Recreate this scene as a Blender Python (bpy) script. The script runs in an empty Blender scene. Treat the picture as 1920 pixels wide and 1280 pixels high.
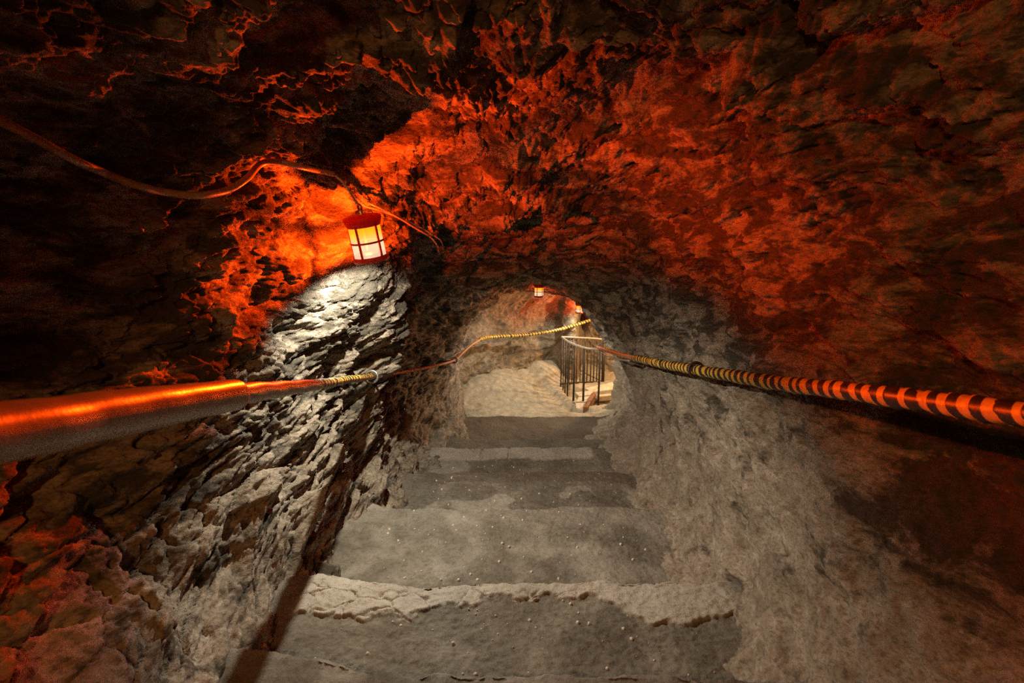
import bpy, math, random
import numpy as np
from mathutils import Vector, Matrix

random.seed(7)
RNG = np.random.default_rng(11)
SC = bpy.context.scene
COL = SC.collection
PI = math.pi

# ------------------------------------------------------------------ frame of the sloping tunnel
PITCH = math.radians(12.0)
CP, SP = math.cos(PITCH), math.sin(PITCH)
EYE = 1.6
FPX = 960.0

def T(X, U, D):
    """tunnel frame (right, up, along the slope) -> world"""
    X, U, D = np.asarray(X, float), np.asarray(U, float), np.asarray(D, float)
    return np.stack(np.broadcast_arrays(X, D * CP + U * SP, EYE - D * SP + U * CP), -1)

def at(px, py, d):
    """a sight line of the photograph at its own depth -> tunnel frame"""
    return ((px - 960) / FPX * d, -(py - 640) / FPX * d, d)

def W(px, py, d):
    return T(*at(px, py, d))

# ------------------------------------------------------------------ noise
_perm = RNG.permutation(256).astype(np.int32)
_perm = np.concatenate([_perm, _perm, _perm])
_g = RNG.normal(size=(256, 3)); _g /= np.linalg.norm(_g, axis=1)[:, None]
_g = _g.astype(np.float32)

def perlin(P):
    P = np.asarray(P, np.float32)
    sh = P.shape[:-1]
    P = P.reshape(-1, 3)
    I = np.floor(P).astype(np.int32)
    f = P - I
    I &= 255
    u = f * f * f * (f * (f * 6 - 15) + 10)
    out = np.zeros(len(P), np.float32)
    for cx in (0, 1):
        wx = u[:, 0] if cx else 1 - u[:, 0]
        hx = _perm[I[:, 0] + cx]
        for cy in (0, 1):
            wy = u[:, 1] if cy else 1 - u[:, 1]
            hy = _perm[hx + I[:, 1] + cy]
            for cz in (0, 1):
                wz = u[:, 2] if cz else 1 - u[:, 2]
                g = _g[_perm[hy + I[:, 2] + cz] & 255]
                dd = g[:, 0] * (f[:, 0] - cx) + g[:, 1] * (f[:, 1] - cy) + g[:, 2] * (f[:, 2] - cz)
                out += wx * wy * wz * dd
    return (out * 1.5).reshape(sh)

def fbm(P, n=3, gain=0.5, lac=2.03):
    s, a = 0, 1.0
    for i in range(n):
        s = s + a * perlin(np.asarray(P) * lac ** i + 17.3 * i)
        a *= gain
    return s

def ridged(P, n=3, gain=0.5, lac=2.1):
    s, a = 0, 1.0
    for i in range(n):
        s = s + a * (1 - 2 * np.abs(perlin(np.asarray(P) * lac ** i + 31.7 * i)))
        a *= gain
    return s

def hash3(I):
    h = _perm[(_perm[(_perm[I[..., 0] & 255] + I[..., 1]) & 255] + I[..., 2]) & 255]
    return _g[h] * 0.5 + 0.5, h

def cells(P):
    """F1, F2 and a random value of the nearest cell"""
    P = np.asarray(P, np.float32); sh = P.shape[:-1]; P = P.reshape(-1, 3)
    I = np.floor(P).astype(np.int32)
    f1 = np.full(len(P), 9.0, np.float32); f2 = f1.copy(); idv = np.zeros(len(P), np.float32)
    for a in (-1, 0, 1):
        for b in (-1, 0, 1):
            for c in (-1, 0, 1):
                J = I + np.array([a, b, c], np.int32)
                o, h = hash3(J)
                d = np.linalg.norm(J + o - P, axis=1)
                m = d < f1
                f2 = np.where(m, f1, np.minimum(f2, d))
                idv = np.where(m, h / 255.0, idv)
                f1 = np.where(m, d, f1)
    return f1.reshape(sh), f2.reshape(sh), idv.reshape(sh)

def sstep(a, b, x):
    t = np.clip((x - a) / (b - a), 0, 1)
    return t * t * (3 - 2 * t)

def bump(x, c, w):
    return np.exp(-((x - c) / w) ** 2)

# ------------------------------------------------------------------ mesh helpers
def new_mesh(name, V, F, mat, parent=None, smooth=True, uv=None, attr=None, loc=None):
    me = bpy.data.meshes.new(name)
    V = np.asarray(V, np.float32); F = np.asarray(F, np.int32)
    k = F.shape[1]
    me.vertices.add(len(V)); me.vertices.foreach_set('co', V.ravel())
    me.loops.add(F.size); me.loops.foreach_set('vertex_index', F.ravel())
    me.polygons.add(len(F))
    me.polygons.foreach_set('loop_start', np.arange(0, F.size, k, dtype=np.int32))
    me.polygons.foreach_set('loop_total', np.full(len(F), k, np.int32))
    me.update(calc_edges=True)
    me.polygons.foreach_set('use_smooth', np.full(len(F), smooth, bool))
    if uv is not None:
        l = me.uv_layers.new(name='UVMap')
        l.data.foreach_set('uv', np.asarray(uv, np.float32)[F.ravel()].ravel())
    for nm, vals in (attr or {}).items():
        a = me.attributes.new(nm, 'FLOAT', 'POINT')
        a.data.foreach_set('value', np.asarray(vals, np.float32).ravel())
    me.validate()
    me.materials.append(mat)
    o = bpy.data.objects.new(name, me)
    COL.objects.link(o)
    if parent is not None:
        o.parent = parent
    return o

def grid_faces(nu, nv, flip=False, wrap=False):
    i, j = np.meshgrid(np.arange(nu - 1), np.arange(nv if wrap else nv - 1), indexing='ij')
    j2 = (j + 1) % nv
    a, b, c, d = i * nv + j, i * nv + j2, (i + 1) * nv + j2, (i + 1) * nv + j
    F = np.stack([a, b, c, d], -1).reshape(-1, 4)
    return F[:, ::-1] if flip else F

def grid(name, P, mat, parent=None, flip=False, attr=None):
    nu, nv = P.shape[:2]
    return new_mesh(name, P.reshape(-1, 3), grid_faces(nu, nv, flip), mat, parent, attr=attr)

class MB:
    """collects pieces that become ONE mesh object"""
    def __init__(s): s.V, s.F = [], []
    def add(s, V, F):
        n = len(s.V); s.V += [tuple(v) for v in V]; s.F += [tuple(i + n for i in f) for f in F]
    def lathe(s, prof, seg=40, M=None, close=False):
        V, F = [], []
        n = len(prof)
        for i in range(seg):
            a = 2 * PI * i / seg
            for r, z in prof:
                v = Vector((r * math.cos(a), r * math.sin(a), z))
                V.append(M @ v if M else v)
        for i in range(seg):
            j = (i + 1) % seg
            for k in range(n if close else n - 1):
                k2 = (k + 1) % n
                F.append((i * n + k, j * n + k, j * n + k2, i * n + k2))
        s.add(V, F)
    def tube(s, pts, r, seg=10):
        pts = [Vector(p) for p in pts]
        V, F = [], []
        up = Vector((0.123, 0.31, 0.94))
        for i, p in enumerate(pts):
            t = (pts[min(i + 1, len(pts) - 1)] - pts[max(i - 1, 0)]).normalized()
            a = t.cross(up)
            if a.length < 1e-3: a = t.cross(Vector((1, 0, 0)))
            a.normalize(); b = t.cross(a)
            rr = r[i] if hasattr(r, '__len__') else r
            for k in range(seg):
                q = 2 * PI * k / seg
                V.append(p + a * (rr * math.cos(q)) + b * (rr * math.sin(q)))
        n = len(pts)
        for i in range(n - 1):
            for k in range(seg):
                k2 = (k + 1) % seg
                F.append((i * seg + k, i * seg + k2, (i + 1) * seg + k2, (i + 1) * seg + k))
        F.append(tuple(range(seg))[::-1]); F.append(tuple((n - 1) * seg + k for k in range(seg)))
        s.add(V, F)
    def torus(s, M, R, r, n=32, m=10):
        V, F = [], []
        for i in range(n):
            a = 2 * PI * i / n
            for k in range(m):
                b = 2 * PI * k / m
                V.append(M @ Vector(((R + r * math.cos(b)) * math.cos(a), (R + r * math.cos(b)) * math.sin(a), r * math.sin(b))))
        for i in range(n):
            for k in range(m):
                i2, k2 = (i + 1) % n, (k + 1) % m
                F.append((i * m + k, i2 * m + k, i2 * m + k2, i * m + k2))
        s.add(V, F)
    def box(s, M, sx, sy, sz, nx=1):
        V, F = [], []
        xs = [(-.5 + i / nx) * sx for i in range(nx + 1)]
        for x in xs:
            for y, z in ((-1, -1), (1, -1), (1, 1), (-1, 1)):
                V.append(M @ Vector((x, y * sy / 2, z * sz / 2)))
        for i in range(nx):
            for k in range(4):
                k2 = (k + 1) % 4
                F.append((i * 4 + k, (i + 1) * 4 + k, (i + 1) * 4 + k2, i * 4 + k2))
        F.append((0, 1, 2, 3)); e = nx * 4; F.append((e + 3, e + 2, e + 1, e))
        s.add(V, F)
    def build(s, name, mat, parent=None, smooth=True, bevel=0):
        me = bpy.data.meshes.new(name)
        me.from_pydata([tuple(v) for v in s.V], [], s.F); me.update()
        me.polygons.foreach_set('use_smooth', [smooth] * len(me.polygons))
        me.materials.append(mat)
        o = bpy.data.objects.new(name, me); COL.objects.link(o)
        if parent is not None: o.parent = parent
        if bevel:
            m = o.modifiers.new('bevel', 'BEVEL'); m.width = bevel; m.segments = 2
        return o

def tag(o, label=None, cat=None, group=None, kind=None):
    if label: o['label'] = label
    if cat: o['category'] = cat
    if group: o['group'] = group
    if kind: o['kind'] = kind
    return o

def empty(name, loc=(0, 0, 0)):
    o = bpy.data.objects.new(name, None); COL.objects.link(o)
    o.empty_display_size = 0.1
    return o

def spline(pts, n):
    """smooth curve through the points, n samples (any dimension)"""
    P = np.array(pts, float)
    Q = np.vstack([2 * P[0] - P[1], P, 2 * P[-1] - P[-2]])
    L = np.concatenate([[0], np.cumsum(np.linalg.norm(np.diff(P[:, :3], axis=0), axis=1))])
    s = np.linspace(0, L[-1], n)
    k = np.clip(np.searchsorted(L, s, side='right') - 1, 0, len(P) - 2)
    t = ((s - L[k]) / (L[k + 1] - L[k]))[:, None]
    a, b, c, d = Q[k], Q[k + 1], Q[k + 2], Q[k + 3]
    return 0.5 * (2 * b + (c - a) * t + (2 * a - 5 * b + 4 * c - d) * t ** 2 + (3 * b - a - 3 * c + d) * t ** 3)

def hose(name, P, rad, mat, parent=None, seg=28, wob=None, caps=True):
    """a tube with u around and v in metres along it; rad = number or function(u, v)"""
    P = np.asarray(P, float); n = len(P)
    tn = np.gradient(P, axis=0); tn /= np.linalg.norm(tn, axis=1)[:, None]
    up = np.array([0, 0, 1.0])
    a = np.cross(tn, up); a /= np.linalg.norm(a, axis=1)[:, None]
    b = np.cross(a, tn)
    v = np.concatenate([[0], np.cumsum(np.linalg.norm(np.diff(P, axis=0), axis=1))])
    u = np.linspace(0, 1, seg + 1)
    Uu, Vv = np.meshgrid(u, v)
    r = rad(Uu, Vv) if callable(rad) else np.full(Uu.shape, rad)
    if caps:
        r = r.copy(); r[0] *= .02; r[-1] *= .02
    q = 2 * PI * Uu
    V = P[:, None] + a[:, None] * (r * np.cos(q))[..., None] + b[:, None] * (r * np.sin(q))[..., None]
    uv = np.stack([Uu, Vv], -1).reshape(-1, 2)
    return new_mesh(name, V.reshape(-1, 3), grid_faces(n, seg + 1, True), mat, parent, uv=uv)

# ------------------------------------------------------------------ materials
def mat(name):
    m = bpy.data.materials.new(name); m.use_nodes = True
    nt = m.node_tree; nt.nodes.clear()
    out = nt.nodes.new('ShaderNodeOutputMaterial')
    bs = nt.nodes.new('ShaderNodeBsdfPrincipled')
    nt.links.new(bs.outputs[0], out.inputs[0])
    return m, nt, bs, out

def nd(nt, t, **kw):
    n = nt.nodes.new(t)
    for k, v in kw.items(): setattr(n, k, v)
    return n

def noise_node(nt, vec, scale, detail=6, rough=.6, dist=0):
    n = nd(nt, 'ShaderNodeTexNoise')
    n.inputs['Scale'].default_value = scale; n.inputs['Detail'].default_value = detail
    n.inputs['Roughness'].default_value = rough; n.inputs['Distortion'].default_value = dist
    nt.links.new(vec, n.inputs['Vector'])
    return n.outputs[0]

def ramp(nt, fac, stops):
    r = nd(nt, 'ShaderNodeValToRGB')
    e = r.color_ramp.elements
    while len(e) < len(stops): e.new(0.5)
    for k, (p, c) in zip(e, stops):
        k.position = p; k.color = (*c, 1) if len(c) == 3 else c
    nt.links.new(fac, r.inputs[0])
    return r.outputs[0]

def mix(nt, fac, a, b, mode='MIX'):
    m = nd(nt, 'ShaderNodeMix', data_type='RGBA', blend_type=mode)
    if isinstance(fac, (int, float)): m.inputs[0].default_value = fac
    else: nt.links.new(fac, m.inputs[0])
    for s, x in ((6, a), (7, b)):
        if isinstance(x, tuple): m.inputs[s].default_value = (*x, 1)
        else: nt.links.new(x, m.inputs[s])
    return m.outputs[2]

def bump_chain(nt, bs, items):
    """items: (height socket, strength, distance)"""
    prev = None
    for h, st, di in items:
        b = nd(nt, 'ShaderNodeBump'); b.inputs['Strength'].default_value = st; b.inputs['Distance'].default_value = di
        nt.links.new(h, b.inputs['Height'])
        if prev is not None: nt.links.new(prev, b.inputs['Normal'])
        prev = b.outputs[0]
    nt.links.new(prev, bs.inputs['Normal'])

def rock_mat(name, dark, mid, light, pit=.5, stretch=(1, 1, 2.2), rough=.92, fine=1.0, soot_and_dark=0):
    m, nt, bs, out = mat(name)
    g = nd(nt, 'ShaderNodeNewGeometry')
    mp = nd(nt, 'ShaderNodeMapping'); mp.inputs['Scale'].default_value = stretch
    mp.inputs['Rotation'].default_value = (.25, .35, .2)
    nt.links.new(g.outputs['Position'], mp.inputs['Vector'])
    v = mp.outputs[0]
    n1 = noise_node(nt, v, 2.6, 8, .62, .6)
    n2 = noise_node(nt, v, 14, 8, .65, .3)
    n3 = noise_node(nt, v, 70, 6, .7)
    c1 = ramp(nt, n1, [(.32, dark), (.5, mid), (.68, light)])
    c2 = ramp(nt, n2, [(.3, tuple(.45 * x for x in mid)), (.52, mid), (.7, tuple(min(1, 1.15 * x) for x in light))])
    c = mix(nt, .55, c1, c2)
    sp = ramp(nt, n3, [(.36, (1 - pit,) * 3), (.52, (1, 1, 1))])
    c = mix(nt, 1.0, c, sp, 'MULTIPLY')
    if soot_and_dark:
        n4 = noise_node(nt, v, 5.5, 9, .68, .5)
        at_ = nd(nt, 'ShaderNodeAttribute'); at_.attribute_name = 'paleness'
        mm = nd(nt, 'ShaderNodeMath', operation='MULTIPLY_ADD'); nt.links.new(at_.outputs['Fac'], mm.inputs[0]); mm.inputs[1].default_value = -.16; nt.links.new(n4, mm.inputs[2])
        c = mix(nt, ramp(nt, mm.outputs[0], [(.425, (0, 0, 0)), (.53, (soot_and_dark,) * 3)]), c, (.028, .025, .018))
    nt.links.new(c, bs.inputs['Base Color'])
    bs.inputs['Roughness'].default_value = rough
    bs.inputs['Specular IOR Level'].default_value = .25
    vo = nd(nt, 'ShaderNodeTexVoronoi'); vo.inputs['Scale'].default_value = 45; nt.links.new(v, vo.inputs['Vector'])
    h1 = noise_node(nt, v, 22, 8, .66, .2); h2 = vo.outputs[0]; h3 = noise_node(nt, v, 120, 5, .7)
    if soot_and_dark:
        k = nd(nt, 'ShaderNodeMath', operation='MULTIPLY_ADD'); nt.links.new(at_.outputs['Fac'], k.inputs[0]); k.inputs[1].default_value = -.84; k.use_clamp = True; k.inputs[2].default_value = 1
        def damped(h):
            q = nd(nt, 'ShaderNodeMath', operation='MULTIPLY'); nt.links.new(h, q.inputs[0]); nt.links.new(k.outputs[0], q.inputs[1]); return q.outputs[0]
        h1, h2, h3 = damped(h1), damped(h2), damped(h3)
    bump_chain(nt, bs, [(h1, .8 * fine, .022), (h2, .3 * fine, .010), (h3, .6 * fine, .005)])
    return m

M = {}
M['rock'] = rock_mat('cave_rock', (.13, .10, .072), (.29, .24, .185), (.47, .41, .33), soot_and_dark=.85)
M['rock_pale'] = rock_mat('pale_cave_floor', (.25, .21, .15), (.38, .33, .245), (.52, .46, .36), pit=.25, stretch=(1, 1, 1.4), fine=.45)
M['rock_brown'] = rock_mat('brown_cave_rock', (.10, .075, .05), (.25, .20, .14), (.42, .36, .27), pit=.45, stretch=(1, 1, 1.6), fine=.7)

def step_mat():
    m, nt, bs, out = mat('worn_step')
    g = nd(nt, 'ShaderNodeNewGeometry'); v = g.outputs['Position']
    n1 = noise_node(nt, v, 4.5, 8, .65, .3); n2 = noise_node(nt, v, 45, 6, .7); n3 = noise_node(nt, v, 160, 4, .7)
    c = ramp(nt, n1, [(.3, (.11, .097, .075)), (.5, (.180, .165, .134)), (.7, (.275, .253, .208))])
    c = mix(nt, 1.0, c, ramp(nt, n2, [(.3, (.6, .58, .55)), (.55, (1, 1, 1))]), 'MULTIPLY')
    a = nd(nt, 'ShaderNodeAttribute'); a.attribute_name = 'cement'
    cem = mix(nt, 1.0, ramp(nt, n1, [(.3, (.33, .305, .26)), (.65, (.49, .46, .40))]), ramp(nt, n2, [(.28, (.7, .68, .64)), (.5, (1, 1, 1))]), 'MULTIPLY')
    c = mix(nt, a.outputs['Fac'], c, cem)
    d = nd(nt, 'ShaderNodeAttribute'); d.attribute_name = 'dark_tone'
    c = mix(nt, d.outputs['Fac'], c, mix(nt, n2, (.07, .05, .035), (.14, .10, .075)))
    sp = ramp(nt, n3, [(.70, (0, 0, 0)), (.76, (1, 1, 1))])
    c = mix(nt, sp, c, (.62, .58, .52))
    nt.links.new(c, bs.inputs['Base Color']); bs.inputs['Roughness'].default_value = .9
    bs.inputs['Specular IOR Level'].default_value = .2
    bump_chain(nt, bs, [(n2, .55, .012), (n3, .4, .004)])
    return m
M['step'] = step_mat()

def plain(name, col, rough=.6, metal=0, var=.35, scale=30, bumpd=.002, spec=.5):
    m, nt, bs, out = mat(name)
    g = nd(nt, 'ShaderNodeNewGeometry')
    n = noise_node(nt, g.outputs['Position'], scale, 6, .65)
    c = ramp(nt, n, [(.3, tuple(x * (1 - var) for x in col)), (.7, tuple(min(1, x * (1 + var)) for x in col))])
    nt.links.new(c, bs.inputs['Base Color'])
    bs.inputs['Roughness'].default_value = rough; bs.inputs['Metallic'].default_value = metal
    bs.inputs['Specular IOR Level'].default_value = spec
    if bumpd: bump_chain(nt, bs, [(n, .5, bumpd)])
    return m
M['lantern_metal'] = plain('painted_lantern_metal', (.42, .035, .014), .45, 0, .3, 60, .0005)
def cap_mat():
    m, nt, bs, out = mat('red_lantern_cap')
    bs.inputs['Base Color'].default_value = (.42, .012, .008, 1); bs.inputs['Roughness'].default_value = .5
    bs.inputs['Specular IOR Level'].default_value = .25
    t = nd(nt, 'ShaderNodeBsdfTranslucent'); t.inputs[0].default_value = (.55, .010, .006, 1)
    mx = nd(nt, 'ShaderNodeMixShader'); mx.inputs[0].default_value = .006
    nt.links.new(bs.outputs[0], mx.inputs[1]); nt.links.new(t.outputs[0], mx.inputs[2]); nt.links.new(mx.outputs[0], out.inputs[0])
    return m
M['cap'] = cap_mat()
M['steel'] = plain('galvanised_steel', (.55, .54, .53), .32, .9, .25, 60, .0006)
M['iron'] = plain('dark_iron', (.055, .042, .033), .55, .4, .4, 50, .001)
M['rail_cap'] = plain('worn_grey_handrail', (.42, .38, .32), .5, .2, .25, 40, .0008)
M['cable'] = plain('cable_sheath', (.30, .19, .11), .36, 0, .25, 40, .0004)
M['wire'] = plain('bare_grey_wire', (.42, .38, .30), .5, .2, .2, 40, .0003)
M['rope'] = plain('rope_core', (.42, .17, .06), .55, 0, .3, 120, .002)
M['hose'] = plain('smooth_hose', (.24, .20, .12), .30, 0, .22, 26, .0015)
M['wood'] = plain('old_brown_wood', (.20, .085, .035), .6, 0, .4, 25, .003)
M['board'] = plain('pale_worn_board', (.52, .40, .27), .6, 0, .25, 25, .002)
M['slab'] = plain('pale_stone_slab', (.50, .44, .34), .8, 0, .25, 25, .004)
M['pebble'] = plain('pale_grit', (.62, .58, .51), .8, 0, .2, 90, 0)
M['block'] = rock_mat('cut_stone', (.2, .17, .13), (.35, .3, .24), (.5, .44, .36), pit=.3, stretch=(1, 1, 1))

def stripe_mat():
    m, nt, bs, out = mat('black_and_yellow_tape')
    uv = nd(nt, 'ShaderNodeUVMap'); uv.uv_map = 'UVMap'
    sx = nd(nt, 'ShaderNodeSeparateXYZ'); nt.links.new(uv.outputs[0], sx.inputs[0])
    def math_(op, a, b=None, c=None):
        n = nd(nt, 'ShaderNodeMath', operation=op)
        for i, x in enumerate((a, b, c)):
            if x is None: continue
            if isinstance(x, (int, float)): n.inputs[i].default_value = x
            else: nt.links.new(x, n.inputs[i])
        return n.outputs[0]
    cv = nd(nt, 'ShaderNodeCombineXYZ'); nt.links.new(sx.outputs[1], cv.inputs[0])
    wob = noise_node(nt, cv.outputs[0], 9, 3, .6)
    p = math_('MULTIPLY_ADD', sx.outputs[1], 22.0, math_('MULTIPLY_ADD', wob, 2.2, sx.outputs[0]))
    fr = math_('FRACT', p)
    g = nd(nt, 'ShaderNodeNewGeometry')
    n = noise_node(nt, g.outputs['Position'], 70, 5, .65)
    edge = math_('MULTIPLY_ADD', n, .16, fr)
    f = ramp(nt, edge, [(.0, (1, 1, 1)), (.60, (1, 1, 1)), (.63, (0, 0, 0)), (1, (0, 0, 0))])
    yel = ramp(nt, n, [(.3, (.42, .25, .03)), (.65, (.66, .43, .06))])
    blk = ramp(nt, n, [(.3, (.012, .010, .009)), (.7, (.035, .028, .022))])
    nt.links.new(mix(nt, f, blk, yel), bs.inputs['Base Color'])
    bs.inputs['Roughness'].default_value = .42
    bump_chain(nt, bs, [(n, .3, .002)])
    return m
M['tape'] = stripe_mat()

def glass_mat():
    m, nt, bs, out = mat('amber_lantern_glass')
    nt.nodes.remove(bs)
    tr = nd(nt, 'ShaderNodeBsdfTransparent'); tr.inputs[0].default_value = (1, .62, .28, 1)
    em = nd(nt, 'ShaderNodeEmission')
    tc = nd(nt, 'ShaderNodeTexCoord'); sx = nd(nt, 'ShaderNodeSeparateXYZ')
    nt.links.new(tc.outputs['Generated'], sx.inputs[0])
    c = ramp(nt, sx.outputs[2], [(.0, (.60, .53, .43)), (.42, (.58, .50, .40)), (.60, (.66, .44, .16)), (.78, (.80, .37, .012)), (1, (.78, .30, .008))])
    nt.links.new(c, em.inputs[0]); em.inputs[1].default_value = .85
    ad = nd(nt, 'ShaderNodeAddShader')
    tr2 = nd(nt, 'ShaderNodeMixShader'); tr2.inputs[0].default_value = .0
    nt.links.new(tr.outputs[0], ad.inputs[0]); nt.links.new(em.outputs[0], ad.inputs[1])
    nt.links.new(ad.outputs[0], out.inputs[0])
    return m
M['glass'] = glass_mat()

# ------------------------------------------------------------------ the tunnel: radius by angle and depth
ANG = np.array([0, 15, 30, 45, 60, 75, 90, 105, 120, 135, 150, 165, 180, 195, 210, 225, 240, 255, 270, 285, 300, 315, 330, 345], float)
SEC = [
 (-1.6, [1.1, 1.15, 1.15, 1.1, 1.0, .93, .88, .88, .95, 1.1, 1.2, 1.25, 1.25, 1.2, 1.15, 1.2, 1.25, 1.3, 1.3, 1.25, 1.2, 1.1, 1.05, 1.05]),
 (-0.55, [1.1, 1.15, 1.15, 1.1, 1.0, .93, .88, .86, .88, .95, 1.0, 1.0, 1.0, 1.05, 1.1, 1.2, 1.25, 1.3, 1.3, 1.25, 1.2, 1.1, 1.05, 1.05]),
 (-0.22, [1.1, 1.15, 1.15, 1.1, 1.0, .93, .88, .84, .80, .74, .71, .70, .74, .9, 1.08, 1.15, 1.2, 1.25, 1.25, 1.2, 1.15, 1.1, 1.1, 1.1]),  # unseen bulge added on the left to block upper_lamp from the near wall
 (0.45, [1.2, 1.2, 1.18, 1.14, 1.03, .92, .84, .80, .80, .88, 1.1, 1.28, 1.28, 1.18, 1.08, 1.08, 1.15, 1.2, 1.2, 1.15, 1.14, 1.16, 1.22, 1.26]),
 (0.90, [1.06, 1.15, 1.18, 1.14, 1.03, .91, .82, .79, .79, .85, 1.06, 1.23, 1.24, 1.12, 1.05, 1.05, 1.1, 1.15, 1.15, 1.12, 1.10, 1.12, 1.19, 1.20]),
 (1.22, [1.04, 1.10, 1.12, 1.10, 1.0, .88, .80, .80, .82, .86, .98, 1.12, 1.14, 1.03, .99, 1.04, 1.1, 1.15, 1.15, 1.12, 1.07, 1.06, 1.05, 1.07]),
 (1.50, [.91, .96, .98, .98, .94, .86, .81, .83, .87, .92, .90, .88, .88, .89, .93, 1.04, 1.11, 1.14, 1.14, 1.12, 1.07, 1.06, .98, .91]),
 (2.00, [.87, .92, .95, .97, .96, .90, .85, .88, .94, .94, .86, .80, .775, .82, .90, 1.05, 1.12, 1.14, 1.14, 1.12, 1.08, 1.06, .99, .91]),
 (2.30, [.87, .93, .97, .98, .96, .89, .83, .83, .82, .75, .66, .65, .70, .79, .87, 1.03, 1.12, 1.14, 1.14, 1.12, 1.08, 1.06, .99, .91]),
 (2.70, [.88, .93, .97, .97, .93, .80, .74, .74, .74, .67, .61, .61, .65, .74, .85, 1.0, 1.08, 1.12, 1.12, 1.1, 1.08, 1.06, 1.0, .92]),
 (3.00, [.90, .93, .96, .94, .84, .73, .69, .70, .73, .74, .78, .82, .84, .86, .90, 1.0, 1.06, 1.10, 1.12, 1.1, 1.08, 1.08, 1.02, .94]),
 (3.20, [.92, .94, .96, .94, .88, .79, .74, .76, .81, .85, .88, .90, .90, .91, .93, 1.0, 1.05, 1.10, 1.12, 1.1, 1.08, 1.08, 1.04, .95]),
 (3.60, [.94, .94, .94, .90, .81, .73, .69, .71, .76, .82, .86, .87, .88, .89, .91, .98, 1.02, 1.07, 1.09, 1.08, 1.07, 1.08, 1.06, .97]),
 (4.00, [.95, .94, .91, .84, .74, .66, .63, .66, .70, .75, .77, .78, .78, .79, .85, .96, 1.0, 1.04, 1.05, 1.05, 1.06, 1.08, 1.08, .98]),
 (4.80, [.92, .82, .74, .67, .61, .555, .51, .475, .455, .447, .45, .458, .48, .54, .61, .72, .86, .90, .92, .95, 1.02, 1.12, 1.19, 1.07]),
 (5.10, [.93, .82, .745, .675, .615, .56, .515, .48, .46, .452, .455, .46, .485, .545, .62, .73, .88, .93, .95, .98, 1.04, 1.14, 1.23, 1.12]),
 (5.38, [.98, .88, .79, .69, .60, .54, .488, .45, .428, .42, .424, .434, .465, .54, .63, .75, .90, .95, .97, 1.0, 1.06, 1.2, 1.31, 1.18]),
 (5.50, [1.1, 1.0, .87, .80, .75, .71, .68, .65, .62, .60, .60, .60, .60, .66, .74, .85, .98, 1.05, 1.08, 1.1, 1.1, 1.18, 1.2, 1.1]),
 (5.62, [1.9] * 24),
]
SD = np.array([s[0] for s in SEC]); SR = np.array([s[1] for s in SEC])

def r_base(th, d):
    """th in radians, d: arrays of one shape"""
    a = (np.degrees(th) % 360) / 15.0
    i = np.floor(a).astype(int); f = a - i
    def ring(k):
        p = [SR[k, (i + q) % 24] for q in (-1, 0, 1, 2)]
        return .5 * (2 * p[1] + (p[2] - p[0]) * f + (2 * p[0] - 5 * p[1] + 4 * p[2] - p[3]) * f ** 2 + (3 * p[1] - p[0] - 3 * p[2] + p[3]) * f ** 3)
    k = np.clip(np.searchsorted(SD, d, side='right') - 1, 0, len(SD) - 2)
    def val(kk): return ring(np.clip(kk, 0, len(SD) - 1))
    y0, y1, ym, y2 = val(k), val(k + 1), val(k - 1), val(k + 2)
    x0, x1 = SD[k], SD[k + 1]; xm, x2 = SD[np.clip(k - 1, 0, 99)], SD[np.clip(k + 2, 0, len(SD) - 1)]
    h = x1 - x0
    s = (y1 - y0) / h
    sm = np.where(x0 > xm, (y0 - ym) / np.maximum(x0 - xm, 1e-6), s)
    sp = np.where(x2 > x1, (y2 - y1) / np.maximum(x2 - x1, 1e-6), s)
    def tang(p, q): return np.where(p * q > 0, 2 * p * q / np.where(np.abs(p + q) < 1e-9, 1e-9, p + q), 0)
    m0, m1 = tang(sm, s), tang(s, sp)
    t = np.clip((d - x0) / h, 0, 1)
    return (2 * t ** 3 - 3 * t ** 2 + 1) * y0 + (t ** 3 - 2 * t ** 2 + t) * h * m0 + (-2 * t ** 3 + 3 * t ** 2) * y1 + (t ** 3 - t ** 2) * h * m1

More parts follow.
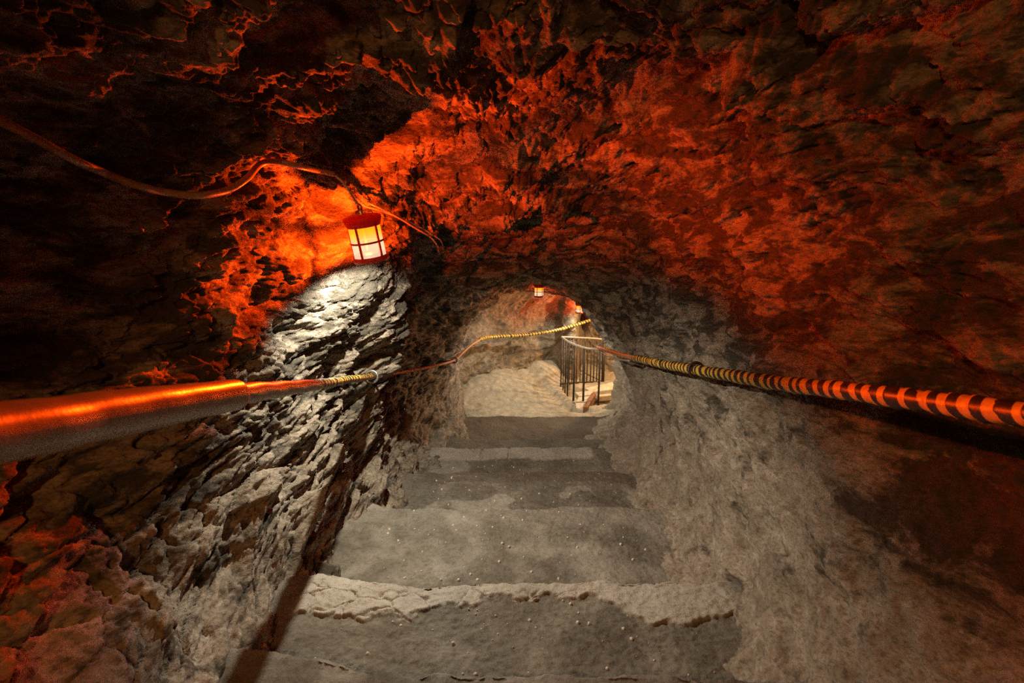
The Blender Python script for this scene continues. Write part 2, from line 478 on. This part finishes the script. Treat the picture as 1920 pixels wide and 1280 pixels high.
_ca, _sa = math.cos(.55), math.sin(.55)
def rock_disp(Pt, th, d):
    """outward displacement in metres at tunnel-frame points"""
    deg = np.degrees(th) % 360
    left = bump(deg, 190, 55)
    low_left = bump(deg, 205, 30)
    roof = bump(deg, 90, 50)
    # bedding: tilted on the left wall, level on the roof
    x, u, z = Pt[..., 0], Pt[..., 1], Pt[..., 2]
    q = np.stack([x, u * _ca - z * _sa * .7, u * _sa * .7 + z * _ca], -1)
    Q = q * np.array([1.0, 2.0, .9])
    Q = Q + .12 * np.stack([perlin(q * 2.7 + 5), perlin(q * 2.7 + 9), perlin(q * 2.7 + 13)], -1)
    h = .050 * fbm(q * 1.9 + 3.1, 2)
    h = h + .042 * ridged(Q * 2.6, 3) - .02
    n = fbm(Q * 4.2 + 40, 3)
    k = n * 4.0
    fl = np.floor(k); fr = k - fl
    h = h + .024 * (fl + sstep(.55, .95, fr)) / 1.6
    h = h + .017 * ridged(Q * 8.5 + 7, 3, .55)
    h = h + .008 * fbm(q * np.array([1, 1.5, 1]) * 26 + 3, 3, .6)
    f1, f2, idv = cells(Q * np.array([1, 1.3, 1]) * 8 + 2)
    edge = np.clip((f2 - f1) * 3, 0, 1)
    blk = (1 - sstep(0, .55, edge)) * .018 + (idv - .5) * .05
    h = h + blk * (.25 + .75 * low_left + .2 * roof)
    amp = (1 - .55 * bump(deg, 158, 26) * bump(d, 2.15, .45)) * (1 + .35 * roof)
    h = h - .10 * bump(d, 2.78, .18) * bump(deg, 188, 26)
    amp = amp * (1 - .28 * sstep(3.2, 4.2, d)) * (1 - .35 * sstep(4.5, 4.8, d))               # the passage beyond is smoother
    amp = amp * (1 - .62 * bump(deg, 318, 40) * sstep(4.2, 3.4, d)) * (1 - .55 * bump(deg, 226, 16) * sstep(2.0, 1.3, d))
    return h * amp

def tunnel_r(th, d):
    r0 = r_base(th, d)
    Pt = np.stack([r0 * np.cos(th), r0 * np.sin(th), d], -1)
    return r0 + rock_disp(Pt, th, d)

NTH = 1344
dd = np.concatenate([np.linspace(-1.6, .45, 60)[:-1], np.geomspace(.45, 5.46, 830), np.linspace(5.47, 5.62, 8)])
th = np.radians(np.linspace(-90, 270, NTH + 1))
TH, DD = np.meshgrid(th, dd)
RR = tunnel_r(TH, DD)
RR[:, -1] = RR[:, 0]
PT = T(RR * np.cos(TH), RR * np.sin(TH), DD)
deg = np.degrees(th)
DG = np.degrees(TH) % 360
PALENESS = np.clip(.85 * bump(DG, 312, 38) + .55 * bump(DG, 225, 22) - 1.2 * bump(DG, 343, 13) * sstep(1.36, 1.24, DD) + (.10 + .3 * bump(DG, 340, 40)) * sstep(3.0, 3.8, DD), -.7, 1)  # negative values darken a patch low on the right wall near the camera
def cut(a, b): return slice(int(np.argmin(abs(deg - a))), int(np.argmin(abs(deg - b))) + 1)
tag(grid('wall_right', PT[:, cut(-90, 48)], M['rock'], flip=True, attr={'paleness': PALENESS[:, cut(-90, 48)]}), kind='structure')
tag(grid('ceiling', PT[:, cut(48, 128)], M['rock'], flip=True, attr={'paleness': PALENESS[:, cut(48, 128)]}), kind='structure')
tag(grid('wall_left', PT[:, cut(128, 270)], M['rock'], flip=True, attr={'paleness': PALENESS[:, cut(128, 270)]}), kind='structure')

def surf(px, py, lo=.4, hi=5.2, n=900):
    """depth at which a sight line meets the tunnel wall"""
    d = np.linspace(lo, hi, n)
    X, U = (px - 960) / FPX * d, -(py - 640) / FPX * d
    t_ = np.arctan2(U, X)
    out = np.hypot(X, U) > tunnel_r(t_, d)
    k = int(np.argmax(out)) if out.any() else n - 1
    return d[k]

# ------------------------------------------------------------------ steps
Z = lambda drop: EYE - drop
# (drop below the eye, y of the far nose) from the near step to the far one
STEPS = [(1.05, 1.05), (1.15, 1.515), (1.29, 2.243), (1.43, 2.894), (1.55, 3.52), (1.66, 3.97), (1.78, 4.81)]
stairs = empty('staircase')
tag(stairs, 'worn stone and cement staircase going down to the rock arch', 'stairs')
SPAN = [(-1.3, 1.2), (-1.25, 1.15), (-1.1, 1.1), (-.95, 1.05), (-.95, 1.05), (-.9, 1.05), (-.85, 1.1)]
for k, (drop, yn) in enumerate(STEPS):
    yb = (STEPS[k - 1][1] - .12) if k else -1.4
    znext = Z(STEPS[k + 1][0]) if k + 1 < len(STEPS) else Z(drop + .22)
    x0, x1 = SPAN[k]
    nx, nt_, nr = 620, 260, 50
    x = np.linspace(x0, x1, nx)
    wav = .022 * perlin(np.stack([x * 2.1, x * 0 + k * 7.7, x * 0], -1)) + .010 * perlin(np.stack([x * 9, x * 0 + k * 3.1, x * 0], -1)) + .005 * perlin(np.stack([x * 28, x * 0 + k * 3.1, x * 0], -1))
    nose = yn + wav
    if k == 0: nose = yn + wav - .17 * sstep(-.1, -.75, x) * -1 * .45 + .0
    if k == 1: nose = nose + .035 * sstep(-.40, -.66, x)
    if k == 2: nose = nose + .05 * sstep(-.4, -.8, x)
    t1 = np.linspace(0, 1, nt_)[:, None]
    rr = .018
    Y1 = yb + (nose - rr - yb)[None] * t1
    Z1 = np.full_like(Y1, Z(drop))
    t2 = np.linspace(0, 1, nr + 1)[1:, None]
    q = np.clip(t2 * 2.5, 0, 1) * PI / 2
    Y2 = nose[None] - rr + rr * np.sin(q)
    Z2 = Z(drop) - rr * (1 - np.cos(q)) - np.clip((t2 - .4) / .6, 0, 1) * (Z(drop) - znext + .07)
    Z2 = Z2 + 0 * Y2
    Y = np.vstack([Y1, Y2]); ZZ = np.vstack([Z1, Z2]); X = np.broadcast_to(x[None], Y.shape)
    P = np.stack([X, Y, ZZ], -1)
    dist = np.clip(nose[None] - Y, 0, 9)
    nb = fbm(P * 3.1 + k, 3)
    cem = np.zeros_like(Y); dark_tone = np.zeros_like(Y)
    dz = .012 * nb + .0045 * fbm(P * 14, 3, .6) + .0022 * fbm(P * 55, 2, .6)
    if k == 1:   # broken cement nosing
        wdt = .085 + .10 * sstep(.15, -.5, X) + .07 * fbm(P * np.array([5, 5, 1]) + 4, 4, .6) + .09 * bump(X, .5, .16)
        cem = sstep(-.008, .008, wdt - dist) * sstep(-.70, -.66, X) * sstep(.74, .68, X)
        f1, f2, idv = cells(np.stack([P[..., 0] * 8, P[..., 1] * 13, P[..., 2] * 0], -1) + .3 * np.stack([fbm(P * 12, 2), fbm(P * 12 + 9, 2), fbm(P * 12, 1)], -1))
        crack = 1 - sstep(.0, .07, f2 - f1)
        crack = crack * sstep(.0, .03, dist - .03) * sstep(.35, .1, X)
        dz = dz + .011 * cem - .012 * crack * cem + .004 * (idv - .5) * cem * (dist > .05)
        dz = dz + .06 * sstep(-.69, -.64, X) * 0
    if k == 4:   # a row of stone blocks on the nose
        wdt = .19 + .02 * fbm(P * 6, 2)
        cem = sstep(-.012, .012, wdt - dist) * sstep(-.62, -.58, X) * sstep(.62, .56, X)
        j = np.minimum(np.abs(X + .22 + .03 * nb), np.abs(X + .02 + .02 * nb))
        dz = dz + .012 * cem - .014 * cem * (1 - sstep(.004, .012, j))
        cem = cem * .8
        cem = np.maximum(cem, .5 * sstep(.25, .5, nb + .6 * bump(X, -.45, .2)) * (X < -.1))
    if k == 3:
        dark_tone = .42 * sstep(.155, .13, dist + .02 * nb) * sstep(-.55, -.51, X)  # darker strip along the far edge of this tread
        cem = .55 * sstep(.15, .4, fbm(P * 5 + 20, 3)) * sstep(.1, .3, dist)
    if k == 2:
        cem = .35 * sstep(.0, .5, fbm(P * 4 + 50, 3)) + .3 * sstep(.22, .05, dist + .07 * nb)
    if k == 6:
        dark_tone = np.clip(.75 + .3 * nb, 0, 1)  # last tread toned darker all over
    if k == 5:
        dark_tone = np.clip(.35 + .3 * nb, 0, 1) * .6  # tread before the last toned a little darker
    if k == 0:
        cem = .3 * sstep(.0, .4, nb)
    # the tread banks up against the rock at both ends
    ll = [-1.0, -.83, -.72, -.72, -.66, -.62, -.5][k]; rl = [.72, .70, .86, .80, .78, .80, .92][k]
    bank = .16 * sstep(ll + .05, ll - .3, X) ** 1.3 + .14 * sstep(rl - .05, rl + .35, X) ** 1.3
    top = sstep(znext - .03, Z(drop), ZZ)
    ZZ2 = ZZ + (dz + bank * (1 + .8 * nb)) * np.vstack([np.ones_like(Z1), np.broadcast_to(np.clip(1.3 - t2, 0, 1), Z2.shape)])
    Y = Y + np.vstack([np.zeros_like(Y1), .012 * fbm(P[nt_:] * 9, 3)])
    P = np.stack([X, Y, ZZ2], -1)
    o = grid('step', P, M['step'], stairs, flip=True, attr={'cement': cem, 'dark_tone': dark_tone})
    if k == 1: o['label'] = 'step with a broken pale cement nosing'
    if k == 4: o['label'] = 'step edged with pale stone blocks'

# ------------------------------------------------------------------ the chamber beyond the arch
def far_floor(x, y):
    z = -1.80 + 0 * x
    bank = .24 * sstep(.75, -.75, x - .55 * (y - 5.6)) * sstep(4.8, 5.8, y)
    back = .09 * sstep(6.1, 6.5, y - .15 * x) * sstep(.7, .4, x - .2 * (y - 6))
    s_ = (2 * x + (y - 6.2)) / 2.236
    z = z - (.13 * sstep(0, .07, s_) - .11 * sstep(.25, .45, s_)) * sstep(5.0, 5.3, y)
    z = z + bank + back - .10 * sstep(.1, .9, x) * sstep(4.9, 6, y) - .03 * (y - 4.8)
    return EYE + z
nx, ny = 420, 460
x = np.linspace(-1.4, 2.6, nx); y = np.linspace(4.62, 8.4, ny)
Yg, Xg = np.meshgrid(y, x, indexing='ij')
Zg = far_floor(Xg, Yg)
Pn = np.stack([Xg, Yg, Zg], -1)
Zg = Zg + .02 * fbm(Pn * 3, 3) + .006 * fbm(Pn * 15, 3)
# stair well inside the railing
pit = sstep(.62, .68, Xg - .25 * np.clip(6.0 - Yg, 0, 1)) * sstep(5.42, 5.50, Yg) * sstep(6.35, 6.28, Yg)
Zg = Zg - .16 * pit
tag(grid('floor', np.stack([Xg, Yg, Zg], -1), M['rock_pale']), kind='structure')

plan = spline([(-.95, 5.05, 0), (-.80, 5.35, 0), (-.58, 5.75, 0), (-.36, 6.1, 0), (-.05, 6.5, 0), (.28, 6.85, 0), (.55, 7.05, 0), (.66, 6.85, 0), (.80, 6.80, 0), (.90, 7.0, 0), (1.0, 7.5, 0), (1.15, 7.75, 0), (1.5, 7.5, 0), (2.0, 7.1, 0), (2.4, 6.3, 0), (2.4, 5.2, 0)], 620)
vv = np.linspace(0, 1, 420)[:, None]
px_, pd_ = plan[:, 0][None], plan[:, 1][None]
cx, cd = .75, 5.55
up = np.where(vv < .72, -1.15 + vv / .72 * 1.45, .30 + .42 * np.sin((vv - .72) / .28 * PI / 2))
pull = np.where(vv < .72, 0, 1 - np.cos((vv - .72) / .28 * PI / 2))
lean = .10 * sstep(-.6, .3, up) + pull * .95
Xw = px_ + (cx - px_) * lean; Dw = pd_ + (cd - pd_) * lean
Pw = np.stack(np.broadcast_arrays(Xw, up, Dw), -1)
nn = .06 * ridged(Pw * np.array([1.6, 2.6, 1.6]), 3) + .03 * fbm(Pw * 5, 3) + .012 * ridged(Pw * 12, 3)
dirx, dird = cx - Xw, cd - Dw
L_ = np.maximum(np.hypot(dirx, dird), .15)
hole = .45 * bump(px_, 1.03, .10) * bump(up, .33, .20)
Xw = Xw + dirx / L_ * (nn - hole); Dw = Dw + dird / L_ * (nn - hole)
tag(grid('wall_back', T(Xw, up + np.zeros_like(Xw), Dw), M['rock_brown']), kind='structure')

# ------------------------------------------------------------------ lantern (built once, copied)
def point(name, loc, col, power, rad=.012, smooth=.02, quad=.5):
    l = bpy.data.lights.new(name, 'POINT'); l.energy = power; l.color = col; l.shadow_soft_size = rad
    l.use_nodes = True; nt = l.node_tree
    em = [n for n in nt.nodes if n.type == 'EMISSION'][0]
    lf = nt.nodes.new('ShaderNodeLightFalloff'); lf.inputs['Strength'].default_value = 1; lf.inputs['Smooth'].default_value = smooth
    ad = nt.nodes.new('ShaderNodeMath'); ad.operation = 'ADD'
    ad.operation = 'MULTIPLY_ADD'; ad.inputs[1].default_value = quad
    ml = nt.nodes.new('ShaderNodeMath'); ml.operation = 'MULTIPLY'; ml.inputs[1].default_value = 1 - quad
    nt.links.new(lf.outputs['Linear'], ml.inputs[0])
    nt.links.new(lf.outputs['Quadratic'], ad.inputs[0]); nt.links.new(ml.outputs[0], ad.inputs[2])
    nt.links.new(ad.outputs[0], em.inputs['Strength'])
    o = bpy.data.objects.new(name, l); COL.objects.link(o); o.location = loc
    return o

def make_lantern():
    t = empty('hanging_lantern')
    b = MB()
    b.lathe([(.0, .178), (.052, .177), (.068, .172), (.072, .166), (.0685, .152), (.0640, .139), (.0625, .135)], 56)
    cap = b.build('cap', M['cap'], t)
    b = MB(); b.lathe([(.0615, .022), (.0660, .022), (.0680, .012), (.0655, .000), (.0480, .0), (.0480, .002), (.0615, .003)], 56, close=True)  # inner lip added to narrow the white light cone
    b.build('bottom_rim', M['lantern_metal'], t)
    b = MB(); b.lathe([(.0605, .0800), (.0642, .0800), (.0642, .0730), (.0605, .0730)], 56, close=True)
    b.build('hoop', M['lantern_metal'], t)
    for i in range(5):
        a = 2 * PI * (i + .12) / 5
        b = MB(); b.box(Matrix.Rotation(a, 4, 'Z') @ Matrix.Translation((.0622, 0, .078)), .004, .0085, .118)
        b.build('bar', M['lantern_metal'], t, smooth=False)
    b = MB(); b.lathe([(.0600, .014), (.0600, .138)], 56)
    b.build('glass', M['glass'], t)
    b = MB(); b.lathe([(.0, .034), (.056, .032), (.0592, .030), (.0592, .014), (.0582, .014), (.0582, .0285), (.055, .0295), (.0, .032)], 40)
    b.build('light_baffle', M['steel'], t)  # unseen baffle added to keep white light below and amber above
    b = MB(); b.lathe([(.0, .196), (.006, .196), (.007, .192), (.007, .176), (.009, .174), (.009, .170), (.0, .170)], 24)
    b.build('stem', M['steel'], t)
    b = MB(); b.torus(Matrix.Translation((0, 0, .205)) @ Matrix.Rotation(PI / 2, 4, 'X'), .012, .0022, 28, 8)
    b.build('hook', M['iron'], t)
    return t

def copy_tree(o, parent=None):
    c = o.copy(); COL.objects.link(c); c.parent = parent
    for ch in o.children: copy_tree(ch, c)
    return c

def cam_axis(x, u, d):
    v = Vector(T(x, u, d) - T(0, 0, 0)); return v.normalized()

def pose(o, base, axis, s=1.0, spin=0):
    z = axis.normalized(); x = Vector((1, 0, 0)); x = (x - z * x.dot(z)).normalized(); y = z.cross(x)
    m = Matrix((x, y, z)).transposed().to_4x4()
    o.matrix_world = Matrix.Translation(Vector(base)) @ m @ Matrix.Rotation(spin, 4, 'Z') @ Matrix.Scale(s, 4)
    return o.matrix_world.copy()

def lantern_lights(mw, white, amber):
    point('lamp_bulb', mw @ Vector((0, 0, .0215)), (1, .925, .73), white, .009, quad=.85)
    off = Vector(T(-.6, 0, -.8) - T(0, 0, 0)) * (.008 * mw.to_scale()[0])
    point('amber_glow', mw @ Vector((0, 0, .044)) + off, (1, .090, .004), amber, .009, quad=.55)  # second light added inside for the amber glow, not a separate bulb

lan = make_lantern()
mw = pose(lan, W(697, 489, 2.0), cam_axis(-.13, 1, -.40), 1.0, -.7)
tag(lan, 'large lit red lantern hanging against the left rock wall', 'lantern', 'lit lanterns along the tunnel')
lantern_lights(mw, 68, 145)
point('upper_lamp', T(-.50, .42, -.85), (1, .42, .11), 26, .06)
l2 = copy_tree(lan)
mw2 = pose(l2, W(1010.5, 557, 5.16), Vector((0, 0, 1)), .72, .3)
tag(l2, 'small lit lantern hanging under the crown of the rock arch', 'lantern', 'lit lanterns along the tunnel')
lantern_lights(mw2, 38, 6)
l3 = copy_tree(lan)
mw3 = pose(l3, W(1086, 587, 6.3), Vector((0, 0, 1)), .70, .9)
tag(l3, 'farthest lit lantern, low beside the right edge of the arch', 'lantern', 'lit lanterns along the tunnel')
lantern_lights(mw3, 16, 26)
for (px, py, d, col, e) in ((1226, 585, 6.2, (1, .58, .26), 80),):
    point('side_passage_lamp', W(px, py, d), col, e, .05)

# ------------------------------------------------------------------ rope handrails
def helix_r(base, step, k=22.0):
    def f(u, v):
        return base + step * (((v * k + u) % 1.0) - .5) + .0012 * np.sin(v * 37) + .0008 * np.sin(u * 2 * PI + v * 11)
    return f
def strand_r(base):
    return lambda u, v: base * (1 + .10 * np.abs(np.cos(PI * 3 * (u + v * 9))) - .05)

def path(pts, n=400):
    return T(*spline(pts, n).T)

left_near = [(-.30, -.02, -.55), (-.375, -.055, 0), at(0, 812, .45), at(200, 778, .60), at(440, 740, .93)]
left_mid = [at(440, 740, .93), at(520, 730, 1.17), at(600, 720, 1.52), at(650, 712, 1.95), at(697, 706, 2.60), at(712, 703, 2.8)]
left_far = [at(708, 703.5, 2.75), at(750, 698, 3.15), at(800, 689, 3.65), at(850, 676, 4.35), at(868, 661, 4.72), at(885, 646, 4.98), at(903, 635, 5.35)]
left_end = [at(901, 636, 5.30), at(915, 632, 5.55), at(945, 630, 5.8), at(1000, 626, 6.15), at(1050, 617, 6.42), at(1085, 607, 6.6), at(1114, 597, 6.75)]
lr = empty('rope_handrail')
tag(lr, 'rope handrail along the left wall, thick hose near the camera', 'handrail')
allL = spline(left_near[:-1] + left_mid, 700)
cutk = int(np.argmin(abs(allL[:, 2] - .93)))
tapek = int(np.argmin(abs(allL[:, 2] - 1.48)))
PL = T(*allL.T)
s = hose('sleeve', PL[:cutk + 1], lambda u, v: .0285 + .0006 * np.sin(v * 17) + .0003 * np.sin(v * 61 + u * 6), M['hose'], lr, 36)
s['label'] = 'smooth thick hose sleeve'
hose('rope', PL[cutk - 4:tapek + 2], lambda u, v: .0215 - .0055 * np.clip(v / .6, 0, 1) + .0007 * np.sin(v * 40 + u * 12), M['hose'], lr, 30)
hose('tape_wrap', PL[tapek:], helix_r(.0150, .0022, 22), M['tape'], lr, 30)['label'] = 'black and yellow striped tape'
hose('rope', path(left_far), strand_r(.0105), M['rope'], lr, 24)
hose('tape_wrap', path(left_end), helix_r(.0200, .002, 14), M['tape'], lr, 24)['label'] = 'black and yellow striped tape'

rr_ = empty('rope_handrail')
tag(rr_, 'striped black and yellow rope handrail along the right wall', 'handrail')
right_near = [(.77, -.10, -.5), (.79, -.105, .2), at(1915, 776, .815), at(1700, 747, 1.035), at(1500, 723, 1.40), at(1400, 709, 1.70), at(1305, 693, 2.15), at(1250, 684, 2.55), at(1190, 671, 3.2)]
right_far = [at(1194, 672, 3.15), at(1160, 664, 3.7), at(1135, 656, 4.3), at(1121, 651, 4.8)]
hose('tape_wrap', path(right_near, 900), helix_r(.0215, .0035, 22), M['tape'], rr_, 32)['label'] = 'black and yellow striped tape'
hose('rope', path(right_far, 200), strand_r(.0155), M['rope'], rr_, 24)
b = MB(); b.tube(path([at(1121, 652, 4.80), at(1121, 648, 4.84), at(1128, 644, 4.86), at(1138, 641, 4.90)], 30), .006)
b.build('tie_cord', M['wire'], rr_)
b = MB(); b.tube(path([at(1122, 654, 4.80), at(1135, 664, 4.5), at(1155, 672, 3.9), at(1180, 676, 3.4)], 60), .007)
b.build('tie_cord', M['wire'], rr_)

def eye_bolt(px, py, d, side, label, mt, R=.030):
    P0 = Vector(W(px, py, d))
    t = empty('eye_bolt')
    tg = cam_axis(0, 0, 1)
    x = Vector((1, 0, 0)); 
    Mx = Matrix.Translation(P0) @ tg.to_track_quat('Z', 'Y').to_matrix().to_4x4()
    b = MB(); b.torus(Mx, R, .0062, 40, 12); b.build('ring', mt, t)
    out = Vector((side, 0, -.12)).normalized()
    b = MB(); b.tube([P0 + out * (R + .002), P0 + out * (R + .10), P0 + out * (R + .28)], .0065, 12)
    b.build('shank', mt, t)
    tag(t, label, 'bolt', 'eye bolts holding the rope handrails')
eye_bolt(697, 706, 2.60, -1, 'grey steel eye bolt around the left rope at its striped end', M['steel'])
eye_bolt(1305, 693, 2.15, 1, 'dark eye bolt around the striped right rope', M['iron'])
eye_bolt(852, 675, 4.40, -1, 'small dark eye bolt on the left rope beside the arch', M['iron'], .022)

# ------------------------------------------------------------------ cables on the roof
def cable_path(pix, off, n=240, cap=None):
    pp = spline([(a, b_, 0) for a, b_ in pix], n)
    ds = np.array([surf(p[0], p[1], .5, 4.5, 500) for p in pp[::4]])
    if cap: ds = np.minimum(ds, cap)
    ds = np.interp(np.arange(n), np.arange(0, n, 4), ds)
    low = np.array([ds[max(0, i - 14):i + 15].min() for i in range(n)])
    ker = np.hanning(31); ker /= ker.sum()
    sm = np.convolve(np.pad(low, 15, mode='edge'), ker, 'valid') - off
    return T(*np.array([at(p[0], p[1], d) for p, d in zip(pp, sm)]).T)
hook = mw @ Vector((0, 0, .215))
cb = cable_path([(-60, 190), (0, 226), (70, 262), (135, 298), (190, 322), (250, 345), (310, 360), (370, 366), (425, 357), (462, 335), (488, 308), (520, 303), (570, 314), (625, 326)], .046)
b = MB(); b.tube(cb, .0092, 14)
tag(b.build('electric_cable', M['cable']), 'thick cable sagging across the upper left rock towards the lantern', 'cable')
endp = cb[-1]
hk = np.array(hook)
b = MB(); b.tube(spline([endp, endp * .55 + hk * .45 + np.array([0, -.01, .015]), hk + np.array([-.012, .0, .012]), hk + np.array([0, 0, -.002])], 50), .0042, 10)
tag(b.build('lantern_cord', M['wire']), 'thin cord the near lantern hangs from', 'cord')
c1 = cable_path([(650, 352), (680, 383), (705, 392), (740, 404), (780, 428), (805, 443), (818, 458), (822, 473)], .020, 160)
b = MB(); b.tube(c1, .0052, 12)
tag(b.build('electric_cable', M['cable']), 'cable running from the near lantern to the dark ledge, lower of the pair', 'cable')
c2 = cable_path([(690, 380), (725, 396), (765, 415), (800, 433), (822, 447), (829, 458), (830, 467)], .034, 160)
b = MB(); b.tube(c2, .0045, 12)
tag(b.build('electric_cable', M['cable']), 'cable running from the near lantern to the dark ledge, upper of the pair', 'cable')

# ------------------------------------------------------------------ railing round the far stair well
rl = empty('iron_railing')
tag(rl, 'curved iron railing with upright bars beyond the arch', 'railing')
Hb = .69
front_top = [(1053, 632, 6.27), (1060, 637, 6.12), (1070, 643, 5.98), (1083, 648, 5.86), (1097, 652, 5.78), (1112, 654, 5.74), (1127, 655, 5.74)]
back_top = [(1053, 631.5, 6.27), (1070, 632, 6.45), (1090, 633, 6.62), (1112, 634, 6.75), (1133, 636, 6.85)]
ft = np.array([W(*p) for p in front_top]); bt = np.array([W(*p) for p in back_top])
fc, bc = spline(ft, 80), spline(bt, 80)
b = MB(); b.tube(fc, .013, 12); b.tube(bc, .011, 12); b.build('top_rail', M['rail_cap'], rl)
fb = fc - np.array([0, 0, Hb]); bb = bc - np.array([0, 0, .60])
b = MB(); b.tube(fb + np.array([0, 0, .0]), .018, 12); b.build('bottom_rail', M['rail_cap'], rl)
b = MB(); b.tube(bb, .012, 10); b.build('bottom_rail', M['iron'], rl)
def pick(curve, px):
    u = 960 + FPX * curve[:, 0] / ((curve[:, 1]) * CP - (curve[:, 2] - EYE) * SP)
    return curve[int(np.argmin(abs(u - px)))]
for px, r in ((1053.5, .0075), (1057.5, .006), (1061.5, .006), (1066, .0075), (1078, .0105), (1097, .0105), (1126, .0095)):
    p = pick(fc, px); b = MB(); b.tube([p, p - np.array([0, 0, Hb])], r * 1.2, 10); b.build('bar', M['iron'], rl)
for px, r in ((1063, .005), (1069, .005), (1074, .005), (1083, .0055), (1089, .0055), (1095, .0055), (1103, .006), (1109, .006), (1115, .006), (1121, .006), (1133, .018)):
    p = pick(bc, px); b = MB(); b.tube([p, p - np.array([0, 0, .60])], r * 1.2, 10); b.build('bar' if r < .01 else 'post', M['iron'], rl)

# things inside the well
def slab(name, corners, th_, mt, label, cat):
    b = MB()
    top = [Vector(W(*c)) for c in corners]; bot = [v - Vector((0, 0, th_)) for v in top]
    n = len(top)
    V = top + bot
    F = [tuple(range(n)), tuple(range(2 * n - 1, n - 1, -1))] + [(i, i + n, (i + 1) % n + n, (i + 1) % n) for i in range(n)]
    b.add(V, F); o = b.build(name, mt, smooth=False, bevel=.008)
    tag(o, label, cat); return o
slab('stone_slab', [(1078, 735, 6.25), (1111, 731, 6.3), (1112, 739, 6.12), (1085, 742, 6.08)], .06, M['slab'], 'pale flat stone slab behind the railing bars, rear one', 'slab')
slab('stone_slab', [(1084, 744, 6.04), (1110, 741, 6.08), (1103, 752, 5.9), (1080, 753, 5.88)], .06, M['slab'], 'pale flat stone slab behind the railing bars, middle one', 'slab')
slab('stone_slab', [(1079, 755, 5.86), (1101, 754, 5.88), (1094, 769, 5.66), (1080, 764, 5.72)], .06, M['slab'], 'pale flat stone slab behind the railing bars, nearest one', 'slab')
p0, p1 = Vector(W(1097, 770, 5.62)), Vector(W(1113, 743, 6.05))
ax = (p1 - p0)
b = MB(); b.box(Matrix.Translation((p0 + p1) / 2) @ ax.to_track_quat('X', 'Z').to_matrix().to_4x4(), ax.length, .05, .09, 6)
tag(b.build('wooden_beam', M['wood'], smooth=False, bevel=.005), 'brown wooden beam lying inside the stair well railing', 'beam')
p0, p1 = Vector(W(1121, 746, 6.0)), Vector(W(1168, 741, 6.1))
ax = (p1 - p0)
b = MB(); b.box(Matrix.Translation((p0 + p1) / 2) @ ax.to_track_quat('X', 'Z').to_matrix().to_4x4(), ax.length, .07, .06, 6)
tag(b.build('wooden_board', M['board'], smooth=False, bevel=.005), 'pale board across the stair well beside the arch edge', 'board')
slab('stone_slab', [(1096, 727, 6.55), (1165, 712, 6.75), (1168, 727, 6.5), (1110, 734, 6.4)], .10, M['slab'], 'wide pale stone landing under the rear railing bars', 'slab')

# ------------------------------------------------------------------ grit on the treads
b = MB()
for i in range(420):
    k = random.choice([1, 1, 1, 2, 2, 2, 2, 3, 3, 4])
    drop, yn = STEPS[k]; yb = STEPS[k - 1][1]
    x = random.uniform(-.55, .6); y = random.uniform(yb + .05, yn - .03)
    r = random.choice([.0015, .002, .002, .003, .004, .006]) 
    z = Z(drop) + .012 * float(fbm(np.array([[x, y, Z(drop)]]) * 3.1 + k, 3)[0]) + r * .3 + (.011 if k in (1, 4) else 0) * 0
    V, F = [], []
    n = 7
    for j in range(3):
        for q in range(n):
            a = 2 * PI * q / n + j * .4; rr0 = r * (1.0, .85, .35)[j] * random.uniform(.75, 1.25)
            V.append((x + rr0 * math.cos(a), y + rr0 * math.sin(a), z + r * (-.6, .25, .75)[j]))
    for j in range(2):
        for q in range(n): F.append((j * n + q, j * n + (q + 1) % n, (j + 1) * n + (q + 1) % n, (j + 1) * n + q))
    F.append(tuple(2 * n + q for q in range(n)))
    b.add(V, F)
tag(b.build('grit', M['pebble']), 'pale grit scattered over the worn steps', 'gravel', kind='stuff')

# ------------------------------------------------------------------ camera, world, view
cam = bpy.data.cameras.new('camera'); co = bpy.data.objects.new('camera', cam); COL.objects.link(co)
co.location = (0, 0, EYE); co.rotation_euler = (PI / 2 - PITCH, 0, 0)
cam.sensor_width = 36; cam.lens = 18; cam.clip_start = .02
cam.dof.use_dof = True; cam.dof.focus_distance = 2.6; cam.dof.aperture_fstop = 5.6
SC.camera = co
w = bpy.data.worlds.new('dark_cave'); SC.world = w; w.use_nodes = True
w.node_tree.nodes['Background'].inputs[0].default_value = (1, .55, .30, 1)
w.node_tree.nodes['Background'].inputs[1].default_value = .03
SC.view_settings.view_transform = 'Standard'; SC.view_settings.look = 'None'
SC.view_settings.exposure = 0; SC.view_settings.gamma = 1
SC.cycles.max_bounces = 5; SC.cycles.sample_clamp_indirect = 1.5
SC.cycles.use_denoising = False
